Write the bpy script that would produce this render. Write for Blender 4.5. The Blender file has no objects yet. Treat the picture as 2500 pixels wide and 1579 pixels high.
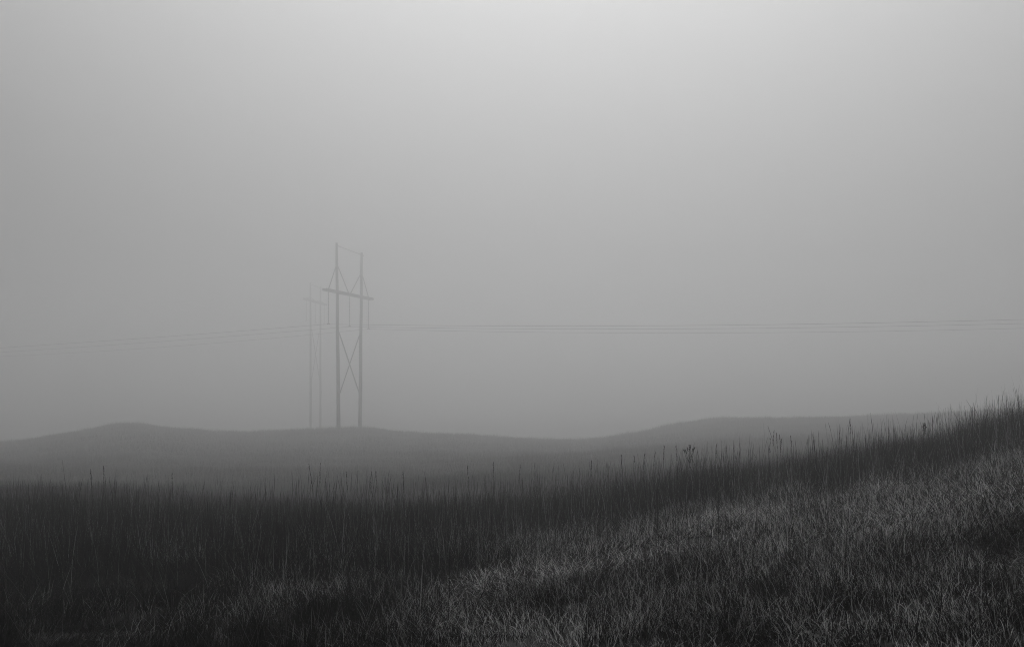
import bpy, math, random
import numpy as np
from mathutils import Vector

rng = np.random.default_rng(7)
random.seed(7)
S = bpy.context.scene
R = math.radians

# ------------------------------------------------------------------ camera
F = 2200.0            # focal length in pixels of a 2500 px wide picture
HY = 910.0            # eye level in the picture
cam_d = bpy.data.cameras.new("camera")
cam = bpy.data.objects.new("camera", cam_d)
S.collection.objects.link(cam)
cam.location = (0, 0, 0)
cam.rotation_euler = (R(90), 0, 0)
cam_d.sensor_width = 36
cam_d.lens = 36 * F / 2500
cam_d.shift_y = (HY - 789.5) / 2500
cam_d.clip_start = 0.05
cam_d.clip_end = 5000
S.camera = cam

# ------------------------------------------------------------------ sky, sun, exposure
SUN_EL, SUN_AZ = 60.0, 3.0       # degrees; azimuth clockwise from the view direction (+Y)
W = bpy.data.worlds.new("World")
S.world = W
W.use_nodes = True
nt = W.node_tree
nt.nodes.clear()
N = nt.nodes.new
out = N("ShaderNodeOutputWorld")
bg = N("ShaderNodeBackground")
sky = N("ShaderNodeTexSky")
sky.sky_type = 'NISHITA'
sky.sun_disc = False
sky.sun_elevation = R(SUN_EL)
sky.sun_rotation = R(SUN_AZ)
sky.dust_density = 3
sky.air_density = 1.2
bw = N("ShaderNodeRGBToBW")
geo = N("ShaderNodeTexCoord")
L = nt.links.new
# the fog layer is lit like an overcast sky: brightest overhead, with a broad soft patch in front where the sun stands behind it
SKY_BASE, SKY_TOP, SKY_FRONT = 0.05, 3.1, 0.3
def lobe(el, az, lo, gain):
    d = N("ShaderNodeVectorMath"); d.operation = 'DOT_PRODUCT'
    el, az = R(el), R(az)
    d.inputs[1].default_value = (math.cos(el) * math.sin(az), math.cos(el) * math.cos(az), math.sin(el))
    m = N("ShaderNodeMapRange"); m.interpolation_type = 'SMOOTHSTEP'
    m.inputs["From Min"].default_value = lo
    m.inputs["From Max"].default_value = 1.0
    m.inputs["To Min"].default_value = 0.0
    m.inputs["To Max"].default_value = gain
    L(geo.outputs["Generated"], d.inputs[0]); L(d.outputs["Value"], m.inputs["Value"])
    return m.outputs[0]
add = N("ShaderNodeMath"); add.operation = 'ADD'
add2 = N("ShaderNodeMath"); add2.operation = 'ADD'; add2.inputs[1].default_value = SKY_BASE
mul = N("ShaderNodeMath"); mul.operation = 'MULTIPLY'
L(lobe(70, 8, 0.2, SKY_TOP), add.inputs[0]); L(lobe(24, 1, 0.50, SKY_FRONT), add.inputs[1])
L(add.outputs[0], add2.inputs[0])
L(sky.outputs[0], bw.inputs[0]); L(bw.outputs[0], mul.inputs[0]); L(add2.outputs[0], mul.inputs[1])
L(mul.outputs[0], bg.inputs["Color"])
bg.inputs["Strength"].default_value = 0.0503
L(bg.outputs[0], out.inputs["Surface"])

sun_d = bpy.data.lights.new("sun", 'SUN')
sun_d.energy = 0.5
sun_d.angle = R(35)
sun_d.color = (1, 1, 1)
sun = bpy.data.objects.new("sun", sun_d)
S.collection.objects.link(sun)
sv = Vector((math.cos(R(SUN_EL)) * math.sin(R(SUN_AZ)), math.cos(R(SUN_EL)) * math.cos(R(SUN_AZ)), math.sin(R(SUN_EL))))
sun.rotation_euler = sv.to_track_quat('Z', 'Y').to_euler()
sun.location = (0, 0, 60)

S.view_settings.view_transform = 'Standard'
S.view_settings.look = 'None'
S.view_settings.gamma = 1
S.view_settings.exposure = -0.10
S.cycles.volume_bounces = 5
S.cycles.max_bounces = 8
S.cycles.diffuse_bounces = 3
S.cycles.transmission_bounces = 3
S.cycles.use_adaptive_sampling = False
S.cycles.filter_width = 1.05
S.cycles.use_denoising = True
S.cycles.denoiser = "OPENIMAGEDENOISE"
S.cycles.denoising_input_passes = "RGB_ALBEDO_NORMAL"
S.cycles.denoising_prefilter = "NONE"

# ------------------------------------------------------------------ helpers
def link(o, parent=None):
    S.collection.objects.link(o)
    if parent is not None:
        o.parent = parent
    return o

def tag(o, label=None, cat=None, group=None, kind=None):
    if label: o["label"] = label
    if cat: o["category"] = cat
    if group: o["group"] = group
    if kind: o["kind"] = kind
    return o

def empty(name, loc, rz=0.0):
    o = bpy.data.objects.new(name, None)
    o.empty_display_size = 0.3
    link(o)
    o.location = loc
    o.rotation_euler = (0, 0, rz)
    return o

def gray_mat(name, a, b=None, scale=6.0, rough=0.8, bump=0.0, stretch=(1, 1, 1)):
    m = bpy.data.materials.new(name)
    m.use_nodes = True
    t = m.node_tree
    p = t.nodes["Principled BSDF"]
    p.inputs["Roughness"].default_value = rough
    p.inputs["Specular IOR Level"].default_value = 0.08
    tc = t.nodes.new("ShaderNodeTexCoord")
    mp = t.nodes.new("ShaderNodeMapping")
    mp.inputs["Scale"].default_value = stretch
    nz = t.nodes.new("ShaderNodeTexNoise")
    nz.inputs["Scale"].default_value = scale
    nz.inputs["Detail"].default_value = 6
    cr = t.nodes.new("ShaderNodeValToRGB")
    b = a if b is None else b
    cr.color_ramp.elements[0].position = 0.3
    cr.color_ramp.elements[1].position = 0.7
    cr.color_ramp.elements[0].color = (a, a, a, 1)
    cr.color_ramp.elements[1].color = (b, b, b, 1)
    t.links.new(tc.outputs["Object"], mp.inputs[0])
    t.links.new(mp.outputs[0], nz.inputs["Vector"])
    t.links.new(nz.outputs[0], cr.inputs[0])
    t.links.new(cr.outputs[0], p.inputs["Base Color"])
    if bump:
        bp = t.nodes.new("ShaderNodeBump")
        bp.inputs["Strength"].default_value = bump
        bp.inputs["Distance"].default_value = 0.02
        t.links.new(nz.outputs[0], bp.inputs["Height"])
        t.links.new(bp.outputs[0], p.inputs["Normal"])
    return m

def blade_mat(name, transl=0.25):
    m = bpy.data.materials.new(name)
    m.use_nodes = True
    t = m.node_tree
    t.nodes.clear()
    o = t.nodes.new("ShaderNodeOutputMaterial")
    p = t.nodes.new("ShaderNodeBsdfPrincipled")
    p.inputs["Roughness"].default_value = 0.75
    p.inputs["Specular IOR Level"].default_value = 0.06
    tr = t.nodes.new("ShaderNodeBsdfTranslucent")
    mx = t.nodes.new("ShaderNodeMixShader")
    mx.inputs[0].default_value = transl
    at = t.nodes.new("ShaderNodeAttribute")
    at.attribute_name = "shade"
    t.links.new(at.outputs["Fac"], p.inputs["Base Color"])
    t.links.new(at.outputs["Fac"], tr.inputs["Color"])
    t.links.new(p.outputs[0], mx.inputs[1])
    t.links.new(tr.outputs[0], mx.inputs[2])
    t.links.new(mx.outputs[0], o.inputs["Surface"])
    return m

# --- smooth value noise in numpy
_tab = rng.random((256, 256))
def vnoise(x, y, s):
    x = np.asarray(x) * s + 1000.3; y = np.asarray(y) * s + 1000.7
    xi = np.floor(x).astype(int); yi = np.floor(y).astype(int)
    fx = x - xi; fy = y - yi
    fx = fx * fx * (3 - 2 * fx); fy = fy * fy * (3 - 2 * fy)
    a = _tab[xi & 255, yi & 255]; b = _tab[(xi + 1) & 255, yi & 255]
    c = _tab[xi & 255, (yi + 1) & 255]; d = _tab[(xi + 1) & 255, (yi + 1) & 255]
    return (a * (1 - fx) + b * fx) * (1 - fy) + (c * (1 - fx) + d * fx) * fy
def fbm(x, y, s, o=3):
    r = 0; a = 0.5; n = 0
    for k in range(o):
        r = r + a * vnoise(x + 17 * k, y - 9 * k, s * 2 ** k); n += a; a *= 0.5
    return r / n

# ------------------------------------------------------------------ terrain
COLX = np.array([-900, 0, 150, 311, 450, 560, 700, 877, 1000, 1142, 1401, 1550, 1661, 1765, 1900, 2100, 2315, 2500, 3400], float)
COLU = (COLX - 1250) / F
def col(pairs):
    xs, ys = zip(*pairs)
    return np.interp(COLX, xs, ys)
def zpx(Y, pairs, lift=0.0):          # height whose picture row is given, minus grass on it
    return -(col(pairs) - HY) / F * Y - lift
ROWS = [
    (-60, col([(0, -2.2), (2500, 2.0)])),
    (-10, col([(0, -1.9), (2500, -1.1)])),
    (0, col([(0, -1.82), (1250, -1.72), (2500, -1.62)])),
    (6, col([(0, -2.15), (1000, -1.98), (1700, -1.78), (2500, -1.48)])),
    (10, col([(0, -2.5), (1000, -2.35), (1700, -1.95), (2100, -1.62), (2500, -1.30)])),
    (15, zpx(15, [(0, 1212), (300, 1218), (900, 1222), (1000, 1212), (1200, 1195), (1500, 1165), (1700, 1132), (1900, 1104), (2100, 1066), (2300, 1036), (2400, 1010), (2500, 992), (3400, 850)], 0.72)),
    (20, zpx(20, [(0, 1235), (300, 1245), (900, 1245), (1000, 1235), (1200, 1225), (1500, 1195), (1700, 1160), (1900, 1130), (2100, 1095), (2300, 1062), (2500, 1025), (3400, 900)], 0.72)),
    (28, zpx(28, [(-900, 1165), (0, 1176), (200, 1177), (300, 1182), (450, 1192), (620, 1203), (800, 1215), (1000, 1225), (1200, 1222), (1500, 1195), (1700, 1165), (2100, 1105), (2500, 1050)], 0.35)),
    (35, zpx(35, [(0, 1200), (600, 1205), (1000, 1190), (1250, 1180), (1500, 1165), (1700, 1150), (2100, 1110), (2500, 1060)], 0.3)),
    (50, zpx(50, [(0, 1160), (600, 1165), (1000, 1158), (1250, 1140), (1500, 1132), (1700, 1125), (2100, 1095), (2500, 1055)], 0.3)),
    (72, zpx(72, [(0, 1135), (300, 1125), (600, 1128), (1000, 1122), (1500, 1102), (1700, 1095), (2100, 1070), (2500, 1045)], 0.3)),
    (102, zpx(102, [(0, 1108), (300, 1082), (600, 1092), (1000, 1090), (1401, 1095), (1600, 1078), (1765, 1062), (2100, 1045), (2500, 1028)], 0.3)),
    (131, zpx(131, [(0, 1085), (311, 1046), (560, 1063), (877, 1058), (1142, 1070), (1401, 1078), (1600, 1056), (1765, 1036), (2100, 1024), (2500, 1012)], 0.3)),
    (154, zpx(154, [(-900, 1110), (0, 1077), (150, 1057), (250, 1036), (311, 1031), (370, 1034), (450, 1043), (560, 1050), (610, 1046), (760, 1049), (810, 1049), (845, 1043), (877, 1041), (915, 1044), (950, 1050), (1142, 1058), (1401, 1069), (1480, 1064), (1560, 1052), (1661, 1030), (1765, 1019), (1900, 1019), (2100, 1013), (2315, 1005), (2500, 996), (3400, 980)], 0.45)),
    (180, zpx(180, [(0, 1079), (311, 1040), (560, 1056), (877, 1056), (1142, 1062), (1401, 1070), (1661, 1037), (1765, 1022), (2100, 1017), (2500, 1003)], 1.2)),
    (222, zpx(222, [(0, 1079), (311, 1050), (560, 1060), (877, 1060), (1401, 1070), (1661, 1045), (2500, 1020)], 3.0)),
    (340, col([(0, -28), (2500, -24)])),
    (1200, col([(0, -30), (2500, -27)])),
]
RY = np.array([r[0] for r in ROWS], float)
RZ = np.array([r[1] for r in ROWS])

def _slopes(x, y):                      # monotone slopes along the last axis
    h = np.diff(x); d = np.diff(y, axis=-1) / h
    m = np.zeros_like(y)
    a, b = d[..., :-1], d[..., 1:]
    w1 = 2 * h[1:] + h[:-1]; w2 = h[1:] + 2 * h[:-1]
    with np.errstate(divide='ignore', invalid='ignore'):
        hm = (w1 + w2) / (w1 / a + w2 / b)
    m[..., 1:-1] = np.where(a * b > 0, hm, 0)
    m[..., 0] = d[..., 0]; m[..., -1] = d[..., -1]
    return m
_mu = _slopes(COLU, RZ)
def ground(X, Y):
    X = np.atleast_1d(np.asarray(X, float)); Y = np.atleast_1d(np.asarray(Y, float))
    u = np.clip(X / np.maximum(Y, 8.0), COLU[0], COLU[-1])
    k = np.clip(np.searchsorted(COLU, u) - 1, 0, len(COLU) - 2)
    h = COLU[k + 1] - COLU[k]; t = (u - COLU[k]) / h
    h00 = 2*t**3 - 3*t**2 + 1; h10 = t**3 - 2*t**2 + t; h01 = -2*t**3 + 3*t**2; h11 = t**3 - t**2
    V = (h00 * RZ[:, k] + h10 * h * _mu[:, k] + h01 * RZ[:, k + 1] + h11 * h * _mu[:, k + 1]).T
    M = _slopes(RY, V)
    Yc = np.clip(Y, RY[0], RY[-1])
    k = np.clip(np.searchsorted(RY, Yc) - 1, 0, len(RY) - 2)
    i = np.arange(len(k))
    h = RY[k + 1] - RY[k]; t = (Yc - RY[k]) / h
    h00 = 2*t**3 - 3*t**2 + 1; h10 = t**3 - 2*t**2 + t; h01 = -2*t**3 + 3*t**2; h11 = t**3 - t**2
    z = h00 * V[i, k] + h10 * h * M[i, k] + h01 * V[i, k + 1] + h11 * h * M[i, k + 1]
    near = np.exp(-(X * X + Y * Y) / 900)
    z = z + (vnoise(X, Y, 0.9) - 0.5) * 0.10 * near + (vnoise(X, Y, 0.12) - 0.5) * 0.30 * (1 - near)
    return z

def raw_mesh(name, verts, quads=None, tris=None, mat=None, parent=None, shade=None, smooth=False):
    me = bpy.data.meshes.new(name)
    verts = np.ascontiguousarray(verts, dtype=np.float32)
    me.vertices.add(len(verts))
    me.vertices.foreach_set("co", verts.ravel())
    parts = []; starts = []; tot = []; off = 0
    if quads is not None and len(quads):
        q = np.asarray(quads, np.int32); parts.append(q.ravel()); starts.append(off + 4 * np.arange(len(q))); tot.append(np.full(len(q), 4)); off += 4 * len(q)
    if tris is not None and len(tris):
        q = np.asarray(tris, np.int32); parts.append(q.ravel()); starts.append(off + 3 * np.arange(len(q))); tot.append(np.full(len(q), 3)); off += 3 * len(q)
    idx = np.concatenate(parts)
    me.loops.add(len(idx)); me.loops.foreach_set("vertex_index", idx)
    st = np.concatenate(starts).astype(np.int32)
    me.polygons.add(len(st)); me.polygons.foreach_set("loop_start", st)
    me.update(calc_edges=True)
    if smooth:
        me.polygons.foreach_set("use_smooth", np.ones(len(st), bool))
    if shade is not None:
        a = me.attributes.new("shade", 'FLOAT', 'POINT')
        a.data.foreach_set("value", np.ascontiguousarray(shade, dtype=np.float32))
    if mat: me.materials.append(mat)
    o = bpy.data.objects.new(name, me)
    return link(o, parent)

def axis(lim_n, lim_p, n):
    s = np.linspace(-1, 1, n)
    v = np.sinh(5.2 * s) / math.sinh(5.2)
    return np.where(v < 0, v * lim_n, v * lim_p)
gx = axis(600, 600, 361)
gy = np.concatenate([np.linspace(-60, 0, 20)[:-1], np.linspace(0, 40, 120)[:-1], np.linspace(40, 200, 130)[:-1], np.linspace(200, 620, 40)])
GX, GY = np.meshgrid(gx, gy)
GZ = ground(GX.ravel(), GY.ravel())
gv = np.stack([GX.ravel(), GY.ravel(), GZ], 1)
nx, ny = len(gx), len(gy)
ii = (np.arange(ny - 1)[:, None] * nx + np.arange(nx - 1)[None]).ravel()
gq = np.stack([ii, ii + 1, ii + nx + 1, ii + nx], 1)
M_ground = gray_mat("thatch_soil", 0.022, 0.06, scale=1.3, rough=0.95, bump=0.6)
g = raw_mesh("ground", gv, gq, mat=M_ground, smooth=True)
tag(g, kind="structure")

# ------------------------------------------------------------------ grass
def blades(P, H, az, th0, curl, w, segs, shade, wob=0.0):
    n = len(P)
    t = np.linspace(0, 1, segs + 1)
    mid = (t[1:] + t[:-1]) / 2
    th = th0[:, None] + curl[:, None] * mid[None] ** 1.3
    dz = np.cos(th) / segs * H[:, None]; dh = np.sin(th) / segs * H[:, None]
    z = np.concatenate([np.zeros((n, 1)), np.cumsum(dz, 1)], 1)
    h = np.concatenate([np.zeros((n, 1)), np.cumsum(dh, 1)], 1)
    ca, sa = np.cos(az)[:, None], np.sin(az)[:, None]
    side = (rng.random((n, 1)) - 0.5) * wob * t[None] ** 2 * H[:, None]
    cx = P[:, 0:1] + h * ca - side * sa; cy = P[:, 1:2] + h * sa + side * ca; cz = P[:, 2:3] + z
    fa = az + math.pi / 2 + rng.normal(0, 0.7, n)
    prof = np.clip(1.05 - t ** 1.6, 0.08, 1)[None] * w[:, None] * 0.5
    ox = np.cos(fa)[:, None] * prof; oy = np.sin(fa)[:, None] * prof
    v = np.empty((n, segs + 1, 2, 3), np.float32)
    v[:, :, 0, 0] = cx - ox; v[:, :, 0, 1] = cy - oy; v[:, :, 0, 2] = cz
    v[:, :, 1, 0] = cx + ox; v[:, :, 1, 1] = cy + oy; v[:, :, 1, 2] = cz
    base = (np.arange(n) * (segs + 1) * 2)[:, None] + 2 * np.arange(segs)[None]
    q = np.stack([base, base + 1, base + 3, base + 2], -1).reshape(-1, 4)
    return v.reshape(-1, 3), q, np.repeat(shade, (segs + 1) * 2)

def tubes(P, H, az, th0, curl, r0, r1, segs, shade, head=0.0, headr=0.0):
    """thin three-sided stems, optionally with a ragged seed head at the top"""
    n = len(P)
    t = np.linspace(0, 1, segs + 1)
    mid = (t[1:] + t[:-1]) / 2
    th = th0[:, None] + curl[:, None] * mid[None] ** 2 + rng.normal(0, 0.025, (n, segs))
    z = np.concatenate([np.zeros((n, 1)), np.cumsum(np.cos(th) / segs * H[:, None], 1)], 1)
    h = np.concatenate([np.zeros((n, 1)), np.cumsum(np.sin(th) / segs * H[:, None], 1)], 1)
    cx = P[:, 0:1] + h * np.cos(az)[:, None]; cy = P[:, 1:2] + h * np.sin(az)[:, None]; cz = P[:, 2:3] + z
    rad = (r0 + (r1 - r0) * t)[None] * np.ones((n, 1))
    if head:
        mask = (t > 1 - head) & (t < 0.995)
        rad[:, mask] = headr * (0.25 + 0.9 * rng.random((n, int(mask.sum()))))
    v = np.empty((n, segs + 1, 3, 3), np.float32)
    for k in range(3):
        a = 2 * math.pi * k / 3 + rng.random((n, 1)) * 6
        v[:, :, k, 0] = cx + rad * np.cos(a); v[:, :, k, 1] = cy + rad * np.sin(a); v[:, :, k, 2] = cz
    base = (np.arange(n) * (segs + 1) * 3)[:, None] + 3 * np.arange(segs)[None]
    q = np.concatenate([np.stack([base + k, base + (k + 1) % 3, base + 3 + (k + 1) % 3, base + 3 + k], -1).reshape(-1, 4) for k in range(3)])
    return v.reshape(-1, 3), q, np.repeat(shade, (segs + 1) * 3)

def scatter(y0, y1, dens, margin=1.6, clump=0.0, cs=2.2):
    half = 0.60
    area = half * (y1 * y1 - y0 * y0) + 2 * margin * (y1 - y0)
    n = int(area * dens)
    m = int(n * (1.5 if clump else 1.0))
    Y = y0 + (y1 - y0) * rng.random(m * 3)
    Wd = half * Y + margin
    keep = rng.random(m * 3) < Wd / (half * y1 + margin)
    Y = Y[keep]; Wd = Wd[keep]
    X = (rng.random(len(Y)) * 2 - 1) * Wd
    if clump:
        c = fbm(X, Y, cs, 3)
        k = rng.random(len(Y)) < np.clip(1 - clump + clump * (c - 0.32) * 3.2, 0.05, 1)
        X, Y = X[k], Y[k]
    X, Y = X[:n], Y[:n]
    return X, Y

def sm(x, a, b):
    t = np.clip((x - a) / (b - a), 0, 1)
    return t * t * (3 - 2 * t)
def gauss(x, c, s): return np.exp(-((x - c) / s) ** 2)

def pale(X, Y):                       # share of dead pale grass (0..1); low at left partly to mimic light falloff
    u = X / np.maximum(Y, 1.0)
    p = 0.14 + 0.50 * sm(u, -0.22, 0.10)
    p = p + 0.50 * gauss(Y, 10.6, 2.3) * gauss(u, 0.12, 0.20)
    p = p + 0.30 * gauss(Y, 12.0, 2.4) * gauss(u, 0.48, 0.20)
    p = p - 0.30 * gauss(Y, 7.8, 0.9) * gauss(u, 0.50, 0.14)
    p = p - 0.40 * sm(Y, 13.0, 15.0) * (1 - 0.6 * sm(u, 0.3, 0.5))
    p = p - 0.10 * sm(-Y, -6.2, -4.5)
    p = p + 1.4 * (fbm(X, Y, 0.6, 3) - 0.5) + 1.1 * (fbm(X + 50, Y, 1.9, 3) - 0.5)
    return np.clip(p, 0.0, 1.15)
def tallness(X, Y):                   # where the upright tall grass stands
    u = X / np.maximum(Y, 1.0)
    lim = np.interp(u, [-0.6, -0.2, 0.0, 0.2, 0.4, 0.6], [9.5, 11.3, 12.3, 13.0, 14.3, 14.8])
    t = sm(Y + 5.5 * (fbm(X, Y, 0.5, 3) - 0.5), lim - 1.4, lim + 1.2)
    return t

M_blade = blade_mat("dead_grass_blade", 0.25)
M_stem = blade_mat("dry_stem", 0.0)

V, Q, SH = [], [], []; off = 0
def push(v, q, s):
    global off
    V.append(v); Q.append(q + off); SH.append(s); off += len(v)

def short_layer(y0, y1, dens, wscale, segs):
    X, Y = scatter(y0, y1, dens, clump=0.85, cs=2.8)
    n = len(X)
    p = pale(X, Y); tl = tallness(X, Y)
    P = np.stack([X, Y, ground(X, Y) - 0.02], 1)
    H = (0.12 + 0.19 * rng.random(n) ** 1.4) * (0.40 + 1.2 * fbm(X, Y, 1.5, 3)) * (0.78 + 0.22 * sm(Y, 5.5, 8.5)) * (1 + 0.5 * tl)
    flow = (fbm(X, Y, 0.7, 2) - 0.5) * 9 + 2.2
    az = flow + rng.normal(0, 1.5, n)
    lodge = sm(fbm(X + 31, Y + 7, 0.9, 2), 0.45, 0.75) * (1 - 0.7 * tl)
    th0 = np.abs(rng.normal(0.2, 0.28, n)) + 0.5 * lodge
    curl = np.abs(rng.normal(0.9, 0.8, n)) * (1 - 0.6 * tl) + 0.8 * lodge * rng.random(n)
    w = (0.0034 + 0.0034 * rng.random(n)) * wscale
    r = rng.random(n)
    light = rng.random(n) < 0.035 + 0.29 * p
    sh = np.where(light, np.minimum(0.62, (0.15 + 0.68 * p) * (0.6 + 0.6 * r)), (0.003 + 0.012 * r) * (0.5 + 0.5 * sm(X / Y, -0.35, 0.1)))  # dark blades dimmed further leftward, edge light falloff put into their colour
    push(*blades(P, H, az, th0, curl, w, segs, sh, 0.15))

short_layer(2.6, 8.5, 4300, 1.0, 6)
short_layer(8.5, 13.5, 2300, 1.3, 4)
short_layer(13.5, 22.0, 420, 1.9, 3)

def tall_layer(y0, y1, dens, r):
    X, Y = scatter(y0, y1, dens, clump=0.5, cs=1.2)
    k = rng.random(len(X)) < (0.04 + 0.96 * tallness(X, Y))
    X, Y = X[k], Y[k]
    n = len(X)
    p = pale(X, Y)
    P = np.stack([X, Y, ground(X, Y) - 0.02], 1)
    H = (0.46 + 0.36 * rng.random(n)) * (0.72 + 0.6 * fbm(X, Y, 0.9, 3)) * (1 + 0.14 * sm(X / Y, 0.478, 0.488) * sm(Y, 12, 14))
    az = rng.random(n) * 6.283
    th0 = np.abs(rng.normal(0.0, 0.13, n)); curl = np.abs(rng.normal(0.10, 0.26, n))
    bent = rng.random(n) < 0.10
    th0 = np.where(bent, th0 + 0.35, th0); curl = np.where(bent, curl + 0.4 * rng.random(n), curl)
    q = rng.random(n)
    sh = np.where(rng.random(n) < 0.06 + 0.16 * p, 0.16 + 0.28 * q, 0.006 + 0.02 * q)
    H = H * np.where(rng.random(n) < 0.12, 1.0 + 0.35 * q, 1.0)
    w = np.full(n, r) * (0.7 + 0.6 * rng.random(n))
    push(*blades(P, H, az, th0, curl, w, 3, sh, 0.06))
tall_layer(7, 14, 300, 0.0055)
tall_layer(14, 23, 330, 0.0070)

vv, qq, ss = np.concatenate(V), np.concatenate(Q), np.concatenate(SH)
go = raw_mesh("grass", vv, qq, mat=M_blade, shade=ss)
tag(go, "dense dead prairie grass covering the near slope, pale on the right and dark on the left", "grass", kind="stuff")
print("near grass faces", len(qq))

# tall seed stalks nobody could count
V, Q, SH = [], [], []; off = 0
for (y0, y1, dens, rr) in ((6.0, 10.5, 3.0, 0.0016), (10.5, 17.5, 34.0, 0.0022), (17.5, 22, 10, 0.0028)):
    X, Y = scatter(y0, y1, dens, clump=0.9, cs=0.9)
    k = rng.random(len(X)) < 0.25 + 0.75 * tallness(X, Y)
    X, Y = X[k], Y[k]; n = len(X)
    P = np.stack([X, Y, ground(X, Y) - 0.02], 1)
    H = 0.70 + 0.42 * rng.random(n) ** 1.8
    H = H * (0.78 + 0.44 * fbm(X, Y, 0.8, 3))
    lean = np.where(rng.random(n) < 0.16, 0.28, 0.07)
    push(*tubes(P, H, rng.random(n) * 6.28, np.abs(rng.normal(0, 1, n)) * lean, np.abs(rng.normal(0, 0.12, n)),
                rr, rr * 0.45, 16, 0.02 + 0.06 * rng.random(n) ** 2, 0.27, rr * 1.5))
# pale bent straws lying through the short grass
for (y0, y1, dens) in ((3.2, 12.5, 5.0),):
    X, Y = scatter(y0, y1, dens)
    n = len(X)
    P = np.stack([X, Y, ground(X, Y) + 0.02], 1)
    push(*tubes(P, 0.45 + 0.45 * rng.random(n), rng.random(n) * 6.28, 0.25 + 0.5 * rng.random(n), rng.normal(0, 0.35, n),
                0.0015, 0.0008, 8, 0.10 + 0.25 * rng.random(n) * np.clip(pale(X, Y) + 0.2, 0, 1)))
so = raw_mesh("tall_grass", np.concatenate(V), np.concatenate(Q), mat=M_stem, shade=np.concatenate(SH))
tag(so, "thin dark grass stems with ragged seed heads rising along the near crest", "tall grass", kind="stuff")

# grass on the misty slopes beyond
V, Q, SH = [], [], []; off = 0
for (y0, y1, dens, ws, hh) in ((22, 48, 110, 0.009, 0.42), (48, 90, 30, 0.018, 0.42), (90, 135, 11, 0.034, 0.45), (135, 162, 26, 0.028, 0.55)):
    X, Y = scatter(y0, y1, dens, 6, clump=0.5, cs=0.5)
    n = len(X)
    P = np.stack([X, Y, ground(X, Y) - 0.03], 1)
    H = hh * (0.5 + 0.8 * rng.random(n) ** 1.5) * (0.35 + 1.4 * fbm(X, Y, 0.45, 3) ** 1.2)
    tall = rng.random(n) < 0.03
    H = np.where(tall, H * 1.7, H)
    sh = 0.012 + 0.06 * rng.random(n) ** 2 + 0.09 * sm(fbm(X, Y, 0.16, 4), 0.48, 0.66)
    w = ws * (0.6 + 0.6 * rng.random(n)) * np.where(tall, 0.5, 1)
    push(*blades(P, H, rng.random(n) * 6.28, np.abs(rng.normal(0.1, 0.15, n)), np.abs(rng.normal(0.3, 0.3, n)), w, 2, sh))
fo = raw_mesh("hillside_grass", np.concatenate(V), np.concatenate(Q), mat=M_blade, shade=np.concatenate(SH))
tag(fo, "rough grass fading into fog on the rolling hills behind", "grass", kind="stuff")

# ------------------------------------------------------------------ shaped parts
class MB:
    def __init__(s): s.v = []; s.f = []
    def ring_tube(s, pts, rads, sides=10, cap=True):
        pts = [Vector(p) for p in pts]
        b = len(s.v)
        up = Vector((0, 0, 1))
        for i, p in enumerate(pts):
            d = (pts[min(i + 1, len(pts) - 1)] - pts[max(i - 1, 0)]).normalized()
            a = d.cross(up)
            if a.length < 1e-3: a = d.cross(Vector((1, 0, 0)))
            a.normalize(); c = d.cross(a).normalized()
            for k in range(sides):
                t = 2 * math.pi * k / sides
                s.v.append(p + (a * math.cos(t) + c * math.sin(t)) * rads[i])
        for i in range(len(pts) - 1):
            for k in range(sides):
                s.f.append((b + i * sides + k, b + i * sides + (k + 1) % sides, b + (i + 1) * sides + (k + 1) % sides, b + (i + 1) * sides + k))
        if cap:
            s.f.append(tuple(b + k for k in reversed(range(sides))))
            s.f.append(tuple(b + (len(pts) - 1) * sides + k for k in range(sides)))
        return s
    def bar(s, p0, p1, w, h, ch=0.12):
        """timber of rectangular section with chamfered edges"""
        p0, p1 = Vector(p0), Vector(p1)
        d = (p1 - p0).normalized()
        a = d.cross(Vector((0, 0, 1)))
        if a.length < 1e-3: a = Vector((1, 0, 0))
        a.normalize(); c = a.cross(d).normalized()
        k = min(w, h) * ch
        sec = [(-w/2 + k, -h/2), (w/2 - k, -h/2), (w/2, -h/2 + k), (w/2, h/2 - k), (w/2 - k, h/2), (-w/2 + k, h/2), (-w/2, h/2 - k), (-w/2, -h/2 + k)]
        b = len(s.v)
        for p in (p0, p1):
            for (x, z) in sec: s.v.append(p + a * x + c * z)
        for i in range(8):
            s.f.append((b + i, b + (i + 1) % 8, b + 8 + (i + 1) % 8, b + 8 + i))
        s.f.append(tuple(b + i for i in reversed(range(8)))); s.f.append(tuple(b + 8 + i for i in range(8)))
        return s
    def blob(s, c, d, ln, r):
        c, d = Vector(c), Vector(d).normalized()
        return s.ring_tube([c + d * ln * t for t in (-0.5, -0.25, 0.1, 0.4, 0.5)], [r * 0.3, r * 0.9, r, r * 0.55, r * 0.15], 6)
    def build(s, name, mat, parent=None, smooth=False):
        me = bpy.data.meshes.new(name)
        me.from_pydata([tuple(v) for v in s.v], [], s.f)
        me.materials.append(mat)
        if smooth: me.polygons.foreach_set("use_smooth", [True] * len(me.polygons))
        return link(bpy.data.objects.new(name, me), parent)

M_wood = gray_mat("weathered_pole_wood", 0.07, 0.13, scale=5, rough=0.85, bump=0.4, stretch=(3, 3, 0.3))
M_steel = gray_mat("galvanised_steel", 0.06, 0.09, scale=20, rough=0.5)
M_porc = gray_mat("insulator_porcelain", 0.04, 0.06, scale=12, rough=0.3)
M_wire = gray_mat("aluminium_conductor", 0.05, 0.07, scale=9, rough=0.5)
M_weed = gray_mat("dry_weed_stem", 0.018, 0.035, scale=60, rough=0.9)
M_straw = gray_mat("pale_straw", 0.22, 0.34, scale=60, rough=0.7)

def gz(x, y): return float(ground(x, y)[0])

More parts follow.
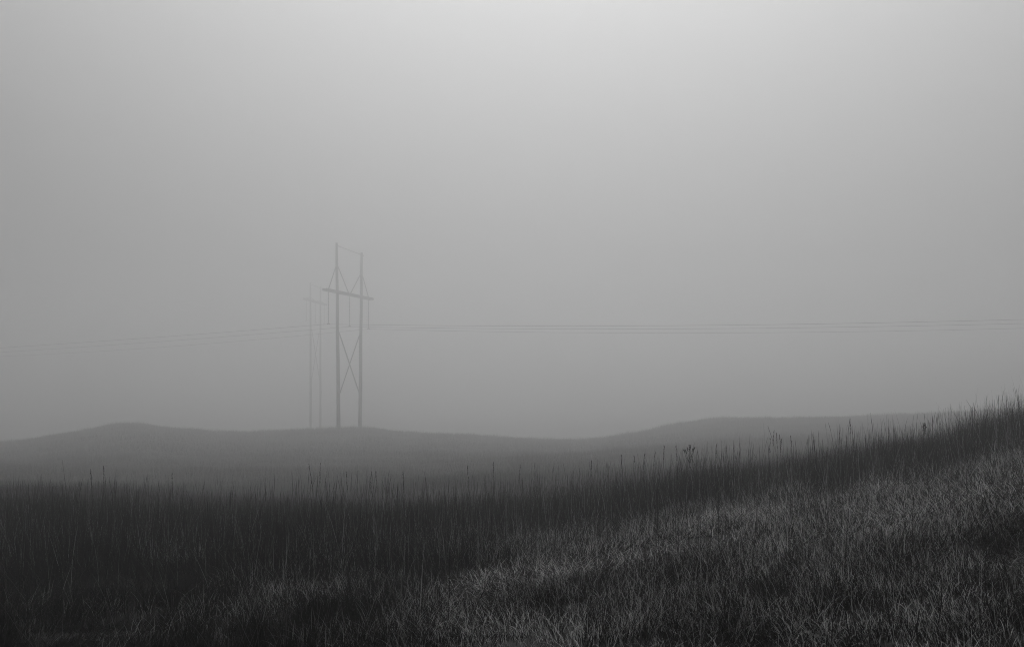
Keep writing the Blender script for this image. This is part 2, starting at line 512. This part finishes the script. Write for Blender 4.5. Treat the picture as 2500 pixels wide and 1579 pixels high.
# ------------------------------------------------------------------ pylons (two-pole timber frames)
def pylon(name, cx, cy, ax, top1, top2, arm_z, hang, wsc, splay, label, brace_lo, brace_hi):
    """local x runs along the crossarm; all heights are world heights above the camera's eye"""
    rz = math.atan2(ax[1], ax[0])
    bx = [(cx + s * 4.5 * ax[0], cy + s * 4.5 * ax[1]) for s in (-1, 1)]
    base = [gz(*b) for b in bx]
    z0 = min(base)
    t = empty(name, (cx, cy, z0), rz)
    tag(t, label, "pylon", "timber power line pylons in the fog")
    tops = (top1, top2)
    hx = [-4.8 - splay, 4.8 + splay]
    def px(s, z):                       # pole x at world height z
        k = (z - base[s]) / (tops[s] - base[s])
        return (-4.5, 4.5)[s] * (1 - k) + hx[s] * k
    for s in (0, 1):
        n = 12
        zz = [base[s] - 0.6 + (tops[s] - base[s] + 0.6) * i / n for i in range(n + 1)]
        r = [(0.34 - 0.13 * i / n) * wsc for i in range(n + 1)]
        MB().ring_tube([(px(s, z) , 0.02 * math.sin(i * 1.3), z - z0) for i, z in enumerate(zz)], r, 12).build("pole", M_wood, t, True)
    A = 9.9
    ca = MB()
    for sd in (-1, 1):                  # twin timbers clamped on each face of the poles
        ca.bar((-A, sd * 0.30, arm_z - z0), (A, sd * 0.30, arm_z - z0), 0.14, 0.42)
    for x in (-A + 0.25, -2.4, 0.0, 2.4, A - 0.25):
        ca.bar((x, -0.34, arm_z - z0), (x, 0.34, arm_z - z0), 0.16, 0.18)
    co = ca.build("crossarm", M_wood, t)
    for x in (-9.1, -4.8, 0, 4.8, 9.1):
        MB().ring_tube([(x, -0.44, arm_z - z0), (x, 0.44, arm_z - z0)], [0.04, 0.04], 8).build("bolt", M_steel, co)
    zt = min(top1, top2) - z0 - 0.45
    MB().bar((hx[0] - 0.2, 0.0, top1 - z0 - 0.42), (hx[1] + 0.95, 0.0, top2 - z0 - 0.42), 0.07, 0.13).build("tie_beam", M_wood, t)
    for s in (0, 1):
        zb = tops[s] - z0 - 3.6
        xs = px(s, tops[s] - 3.6)
        outer = -8.4 if s == 0 else 8.4
        inner = -0.35 if s == 0 else 0.35
        for xe in (outer, inner):
            MB().bar((xs + (0.16 if xe > xs else -0.16), 0.0, zb), (xe, 0.0, arm_z - z0 + 0.16), 0.10, 0.17).build("arm_brace", M_wood, t)
    MB().bar((px(0, brace_hi), -0.30, brace_hi - z0), (px(1, brace_lo), -0.30, brace_lo - z0), 0.12, 0.24).build("cross_brace", M_wood, t)
    MB().bar((px(1, brace_hi), 0.30, brace_hi - z0), (px(0, brace_lo), 0.30, brace_lo - z0), 0.10, 0.20).build("cross_brace", M_wood, t)
    for x in (-8.4, 0.0, 8.4):
        m = MB()
        zt = arm_z - z0 - 0.17
        m.ring_tube([(x, 0, zt), (x, 0, zt - hang)], [0.045, 0.045], 6)
        nd = int(hang / 0.26)
        for k in range(nd):
            z = zt - 0.35 - k * (hang - 0.6) / nd
            m.ring_tube([(x, 0, z + 0.05), (x, 0, z), (x, 0, z - 0.03)], [0.05, 0.10, 0.04], 8)
        io = m.build("insulator", M_porc, t, True)
        MB().ring_tube([(x, -0.28, zt - hang - 0.03), (x, -0.1, zt - hang + 0.05), (x, 0.1, zt - hang + 0.05), (x, 0.28, zt - hang - 0.03)], [0.05, 0.10, 0.10, 0.05], 8).build("clamp", M_steel, io)
    return t

ax1 = np.array([0.231, 0.973]); ax1 /= np.linalg.norm(ax1)
D1 = 154.0
C1 = np.array([(853.5 - 1250) / F * D1, D1])
def zat(y, Y): return -(y - HY) / F * Y
n1, f1 = D1 - 4.6, D1 + 4.6
arm1 = zat(719, D1)
hang1 = arm1 - 0.17 - zat(797, D1)
pylon("transmission_pylon", C1[0], C1[1], ax1, zat(594, n1), zat(616, f1), arm1, hang1, 1.0, 0.45,
      "larger darker two-pole timber pylon standing on the hill crest with wires on its hanging insulators",
      zat(981, D1), zat(816, D1))
D2 = 226.0
ax2 = np.array([0.05, 0.998]); ax2 /= np.linalg.norm(ax2)
C2 = np.array([(770.5 - 1250) / F * D2, D2])
arm2 = zat(737, D2)
pylon("transmission_pylon", C2[0], C2[1], ax2, zat(690, D2 - 4), zat(699, D2 + 4), arm2, 5.0, 0.95, -0.1,
      "fainter smaller two-pole pylon almost lost in fog left of the larger one",
      zat(960, D2), zat(806, D2))

# ------------------------------------------------------------------ conductors
perp = np.array([ax1[1], -ax1[0]])
OBS = [  # picture rows of each wire: (x, y) left of the pylon and right of it
    (-8.4, [(0, 849), (400, 822), (757, 793)], [(1280, 795.5), (2100, 789), (2500, 779.5)], "near wire, highest of the three strung across the fog"),
    (0.0, [(0, 860), (400, 833), (757, 806)], [(1280, 802.5), (2100, 798), (2500, 789.5)], "middle wire of the three strung across the fog"),
    (8.4, [(0, 870), (400, 847), (757, 818)], [(1280, 811), (2100, 809), (2500, 801.5)], "far wire, lowest of the three strung across the fog"),
]
for tt, left, right, lab in OBS:
    p0 = C1 + ax1 * tt
    z0 = arm1 - 0.17 - hang1 - 0.03
    pts = []
    for obs, sgn in ((left, -1), (right, 1)):
        s_, z_ = [], []
        for (x, y) in obs:
            u = (x - 1250) / F
            s = (u * p0[1] - p0[0]) / (perp[0] - u * perp[1])
            Y = p0[1] + s * perp[1]
            if abs(s) < 12: continue
            s_.append(s); z_.append(zat(y, Y) - z0)
        s_ = np.array(s_); z_ = np.array(z_)
        A = np.stack([s_, s_ ** 2], 1)
        c = np.linalg.lstsq(A, z_, rcond=None)[0]
        smax = 150 if sgn > 0 else 175
        rngs = np.linspace(0, smax, 60)[(1 if sgn > 0 else 0):] * sgn
        q = [(p0[0] + s * perp[0], p0[1] + s * perp[1], z0 + c[0] * s + c[1] * s * s) for s in rngs]
        pts = q[::-1] + pts if sgn < 0 else pts + q
    o = MB().ring_tube(pts, [0.030] * len(pts), 6).build("power_line", M_wire, None, True)
    tag(o, lab, "power line", "wires hung from the pylon")

# ------------------------------------------------------------------ single weeds and stalks
def spot(x, Y):                          # ground point in the direction of a picture column
    X = (x - 1250) / F * Y
    return Vector((X, Y, gz(X, Y)))
def tip(x, y, Y): return Vector(((x - 1250) / F * Y, Y, zat(y, Y)))

def stalk(name, base, top, r, label, cat, group, mat, head=0.22, bend=0.03, headr=1.8, seed=0):
    rd = random.Random(seed)
    t = empty(name, base)
    tag(t, label, cat, group)
    d = top - base
    n = 18
    side = Vector((rd.uniform(-1, 1), rd.uniform(-1, 1), 0)) * bend
    pts = [d * (i / n) + side * math.sin(math.pi * i / n) + Vector((rd.gauss(0, 1), rd.gauss(0, 1), 0)) * 0.002 for i in range(n + 1)]
    pts[0] = Vector((0, 0, -0.04))
    MB().ring_tube(pts, [r * (1 - 0.55 * i / n) for i in range(n + 1)], 6).build("stem", mat, t, True)
    if head:
        m = MB()
        k0 = int((1 - head) * n)
        m.ring_tube(pts[k0:], [r * 0.75] * (n + 1 - k0), 5)
        for k in range(int(16 + 10 * head / 0.2)):
            f = 1 - head * rd.random()
            p = pts[int(f * n)].lerp(pts[min(n, int(f * n) + 1)], f * n - int(f * n))
            q = Vector((rd.gauss(0, 0.25), rd.gauss(0, 0.25), 1))
            m.blob(p + q.normalized() * 0.004 + Vector((rd.gauss(0, 1), rd.gauss(0, 1), 0)) * r * 0.9, q, 0.030, r * headr * 0.42)
        m.build("seed_head", mat, t)
    return t

TALL = [  # (x base, x top, y top, distance, label)
    (776, 754, 1133, 14.0, "dark seed stalk leaning left below the faint pylon, tip split from its neighbour"),
    (786, 782, 1131, 14.0, "tall upright seed stalk directly below the pylons, right beside a leaning one"),
    (846, 845, 1152, 14.0, "lone upright seed stalk just right of the larger pylon's base"),
    (908, 907, 1150, 14.2, "straight seed stalk left of a long leaning one in the middle-left crest"),
    (940, 917, 1150, 14.2, "long thin seed stalk leaning left, middle-left crest"),
    (986, 984, 1152, 14.0, "upright seed stalk at the dip of the near crest"),
    (1143, 1141, 1138, 14.2, "seed stalk near the picture's centre, first of the taller crest group"),
    (1206, 1205, 1128, 14.2, "tallest single seed stalk at the picture's centre"),
    (1268, 1270, 1134, 14.2, "straight seed stalk right of the tallest central one"),
    (1440, 1444, 1124, 14.4, "seed stalk tilted slightly right, halfway between centre and branched weed"),
    (1520, 1517, 1108, 14.6, "thick dark seed stalk, leftmost of the row left of the branched weed"),
    (1549, 1548, 1113, 14.6, "slim seed stalk second in the row left of the branched weed"),
    (1568, 1573, 1109, 14.6, "curved seed stalk leaning right in the row left of the branched weed"),
    (1595, 1599, 1101, 14.6, "dark seed stalk in the middle of the row left of the branched weed"),
    (1622, 1622, 1087, 14.6, "straight thin seed stalk, second nearest on the branched weed's left"),
    (1647, 1650, 1087, 14.6, "seed stalk standing next to the branched weed on its left"),
    (1745, 1750, 1083, 14.6, "short seed stalk just right of the branched weed"),
    (1880, 1880, 1070, 15.0, "slim seed stalk at the left edge of the tall dark tuft"),
    (1889, 1890, 1049, 15.0, "tallest seed stalk of the tall dark tuft on the right crest"),
    (1898, 1896, 1056, 15.0, "seed stalk just right of the tallest one in the dark tuft"),
    (1906, 1903, 1062, 15.0, "thick dark seed stalk in the right half of the dark tuft"),
    (1909, 1908, 1071, 15.0, "rightmost thick seed stalk of the dark tuft"),
    (1926, 1930, 1064, 15.0, "seed stalk leaning right, alone to the right of the dark tuft"),
    (2076, 2075, 1020, 15.2, "high seed stalk crossing the far misty ridge on the right"),
    (222, 221, 1144, 13.8, "left one of two upright seed stalks on the far left crest"),
    (252, 253, 1137, 13.8, "taller right one of two upright seed stalks on the far left crest"),
    (420, 420, 1155, 13.8, "dark seed stalk on the left crest, thicker than those around it"),
    (172, 152, 1122, 13.8, "bare thin stalk leaning far left above the left crest"),
]
for i, (xb, xt, yt, Y, lab) in enumerate(TALL):
    b = spot(xb, Y); tp = tip(xt, yt, Y)
    stalk("seed_stalk", b, tp, 0.0032, lab, "grass stalk", "seed stalks standing above the near crest", M_weed, head=0.24 if i != 27 else 0, seed=i)

def base_for(x, y):                      # ground point seen at a picture point
    for k in range(600):
        Y = 3.0 + k * 0.03
        if zat(y, Y) <= gz((x - 1250) / F * Y, Y): return Y
    return 12.0
BARE = [
    (2045, 1396, 2080, 1600, "long black bare stem leaning left, leftmost of the big ones at lower right"),
    (2161, 1383, 2183, 1560, "thick black bare stem broken off blunt, lower right between two longer ones"),
    (2278, 1320, 2282, 1560, "long upright dark bare stem in the pale grass at lower right"),
    (2400, 1200, 2500, 1530, "longest dark stem leaning left beside the right edge"),
    (2319, 1415, 2375, 1545, "short dark stem leaning strongly left near the lower right"),
    (2410, 1327, 2442, 1570, "dark stem parallel to the longest one, nearer the bottom at right"),
    (2013, 1443, 2026, 1590, "short dark stem at the bottom, left of the long black leaning one"),
    (2246, 1487, 2262, 1625, "thick short dark stem at the bottom edge, lower right"),
    (2080, 1490, 2094, 1620, "thin dark stem at the bottom edge right of the long black leaning one"),
    (1624, 1330, 1650, 1425, "small dark bent twig standing in the pale grass right of centre"),
    (1773, 1393, 1777, 1585, "straight dark bare stem at the bottom, right of centre"),
    (1332, 1340, 1330, 1430, "dark upright twig in the pale patch at the centre"),
]
for i, (x0, y0, x1, y1, lab) in enumerate(BARE):
    Y = base_for(x1, y1)
    b = Vector(((x1 - 1250) / F * Y, Y, zat(y1, Y)))
    stalk("bare_stem", b, tip(x0, y0, Y + 0.1), 0.0045 if i not in (1, 7) else 0.0065, lab, "bare stem", "dark bare stems in the near grass", M_weed, head=0, bend=0.035, seed=50 + i)
STRAW = [(190, 1283, 173, 1450, "long pale straw standing curved in the dark grass at far left"),
         (1210, 1290, 1222, 1370, "pale straw crossing another at the centre of the slope"),
         (2500 - 530, 1250, 2500 - 528, 1400, "tall pale upright straw in the right half of the slope")]
for i, (x0, y0, x1, y1, lab) in enumerate(STRAW):
    Y = base_for(x1, y1)
    b = Vector(((x1 - 1250) / F * Y, Y, zat(y1, Y)))
    stalk("pale_straw", b, tip(x0, y0, Y), 0.0034, lab, "straw", "single pale straws", M_straw, head=0, bend=0.05, seed=80 + i)

def weed(x, Y, ytop, yfork, width, nb, label, seed, clusters=5):
    rd = random.Random(seed)
    b = spot(x, Y)
    t = empty("dry_weed", b)
    tag(t, label, "weed")
    fork = tip(x + 1, yfork, Y) - b
    topz = zat(ytop, Y) - b.z
    MB().ring_tube([Vector((0, 0, -0.05)), fork * 0.5 + Vector((0.006, 0, 0)), fork], [0.0075, 0.0068, 0.006], 8).build("stem", M_weed, t, True)
    for k in range(nb):
        f = (k + 0.5) / nb * 2 - 1
        start = fork * (0.86 + 0.14 * rd.random())
        dx = f * width + rd.gauss(0, 0.006); dy = rd.gauss(0, width * 0.5)
        end = Vector((fork.x + dx, dy, topz * (1 - 0.06 * abs(f) - 0.05 * rd.random())))
        mid = start.lerp(end, 0.5) + Vector((dx * 0.12, dy * 0.1, -0.01))
        m = MB().ring_tube([start, mid, end], [0.0036, 0.0028, 0.0018], 6)
        bo = None
        br = m.build("branch", M_weed, t, True)
        s = MB()
        for q in range(clusters * 3):
            a = start.lerp(end, 0.72 + 0.33 * rd.random())
            dv = Vector((rd.gauss(f * 0.4, 0.5), rd.gauss(0, 0.5), 1))
            p = a + dv.normalized() * 0.012
            s.ring_tube([a, p], [0.0012, 0.001], 4)
            s.blob(p, dv, 0.013 + 0.007 * rd.random(), 0.0040)
        s.build("seed_head", M_weed, br)
    return t
weed(1683, 14.6, 1086, 1116, 0.105, 9, "small branched dry weed fanning out like a tiny tree above the crest", 3)
weed(2255, 15.0, 1032, 1048, 0.035, 6, "compact bushy dry weed poking from the crest near the right edge", 5)

# ------------------------------------------------------------------ fog
hz = MB()
x0, x1, y0_, y1_, zb, zt_ = -640, 640, -90, 660, -32.0, 29.0
hz.v = [Vector(p) for p in [(x0, y0_, zb), (x1, y0_, zb), (x1, y1_, zb), (x0, y1_, zb), (x0, y0_, zt_), (x1, y0_, zt_), (x1, y1_, zt_), (x0, y1_, zt_)]]
hz.f = [(0, 3, 2, 1), (4, 5, 6, 7), (0, 1, 5, 4), (1, 2, 6, 5), (2, 3, 7, 6), (3, 0, 4, 7)]
M_haze = bpy.data.materials.new("haze")
M_haze.use_nodes = True
t = M_haze.node_tree
t.nodes.clear()
mo = t.nodes.new("ShaderNodeOutputMaterial")
pv = t.nodes.new("ShaderNodeVolumePrincipled")
pv.inputs["Color"].default_value = (0.998, 0.998, 0.998, 1)
pv.inputs["Density"].default_value = 0.0098
pv.inputs["Anisotropy"].default_value = 0.84
t.links.new(pv.outputs[0], mo.inputs["Volume"])
ho = hz.build("haze", M_haze)
tag(ho, "thick pale fog filling the air over the hills", "fog", kind="stuff")
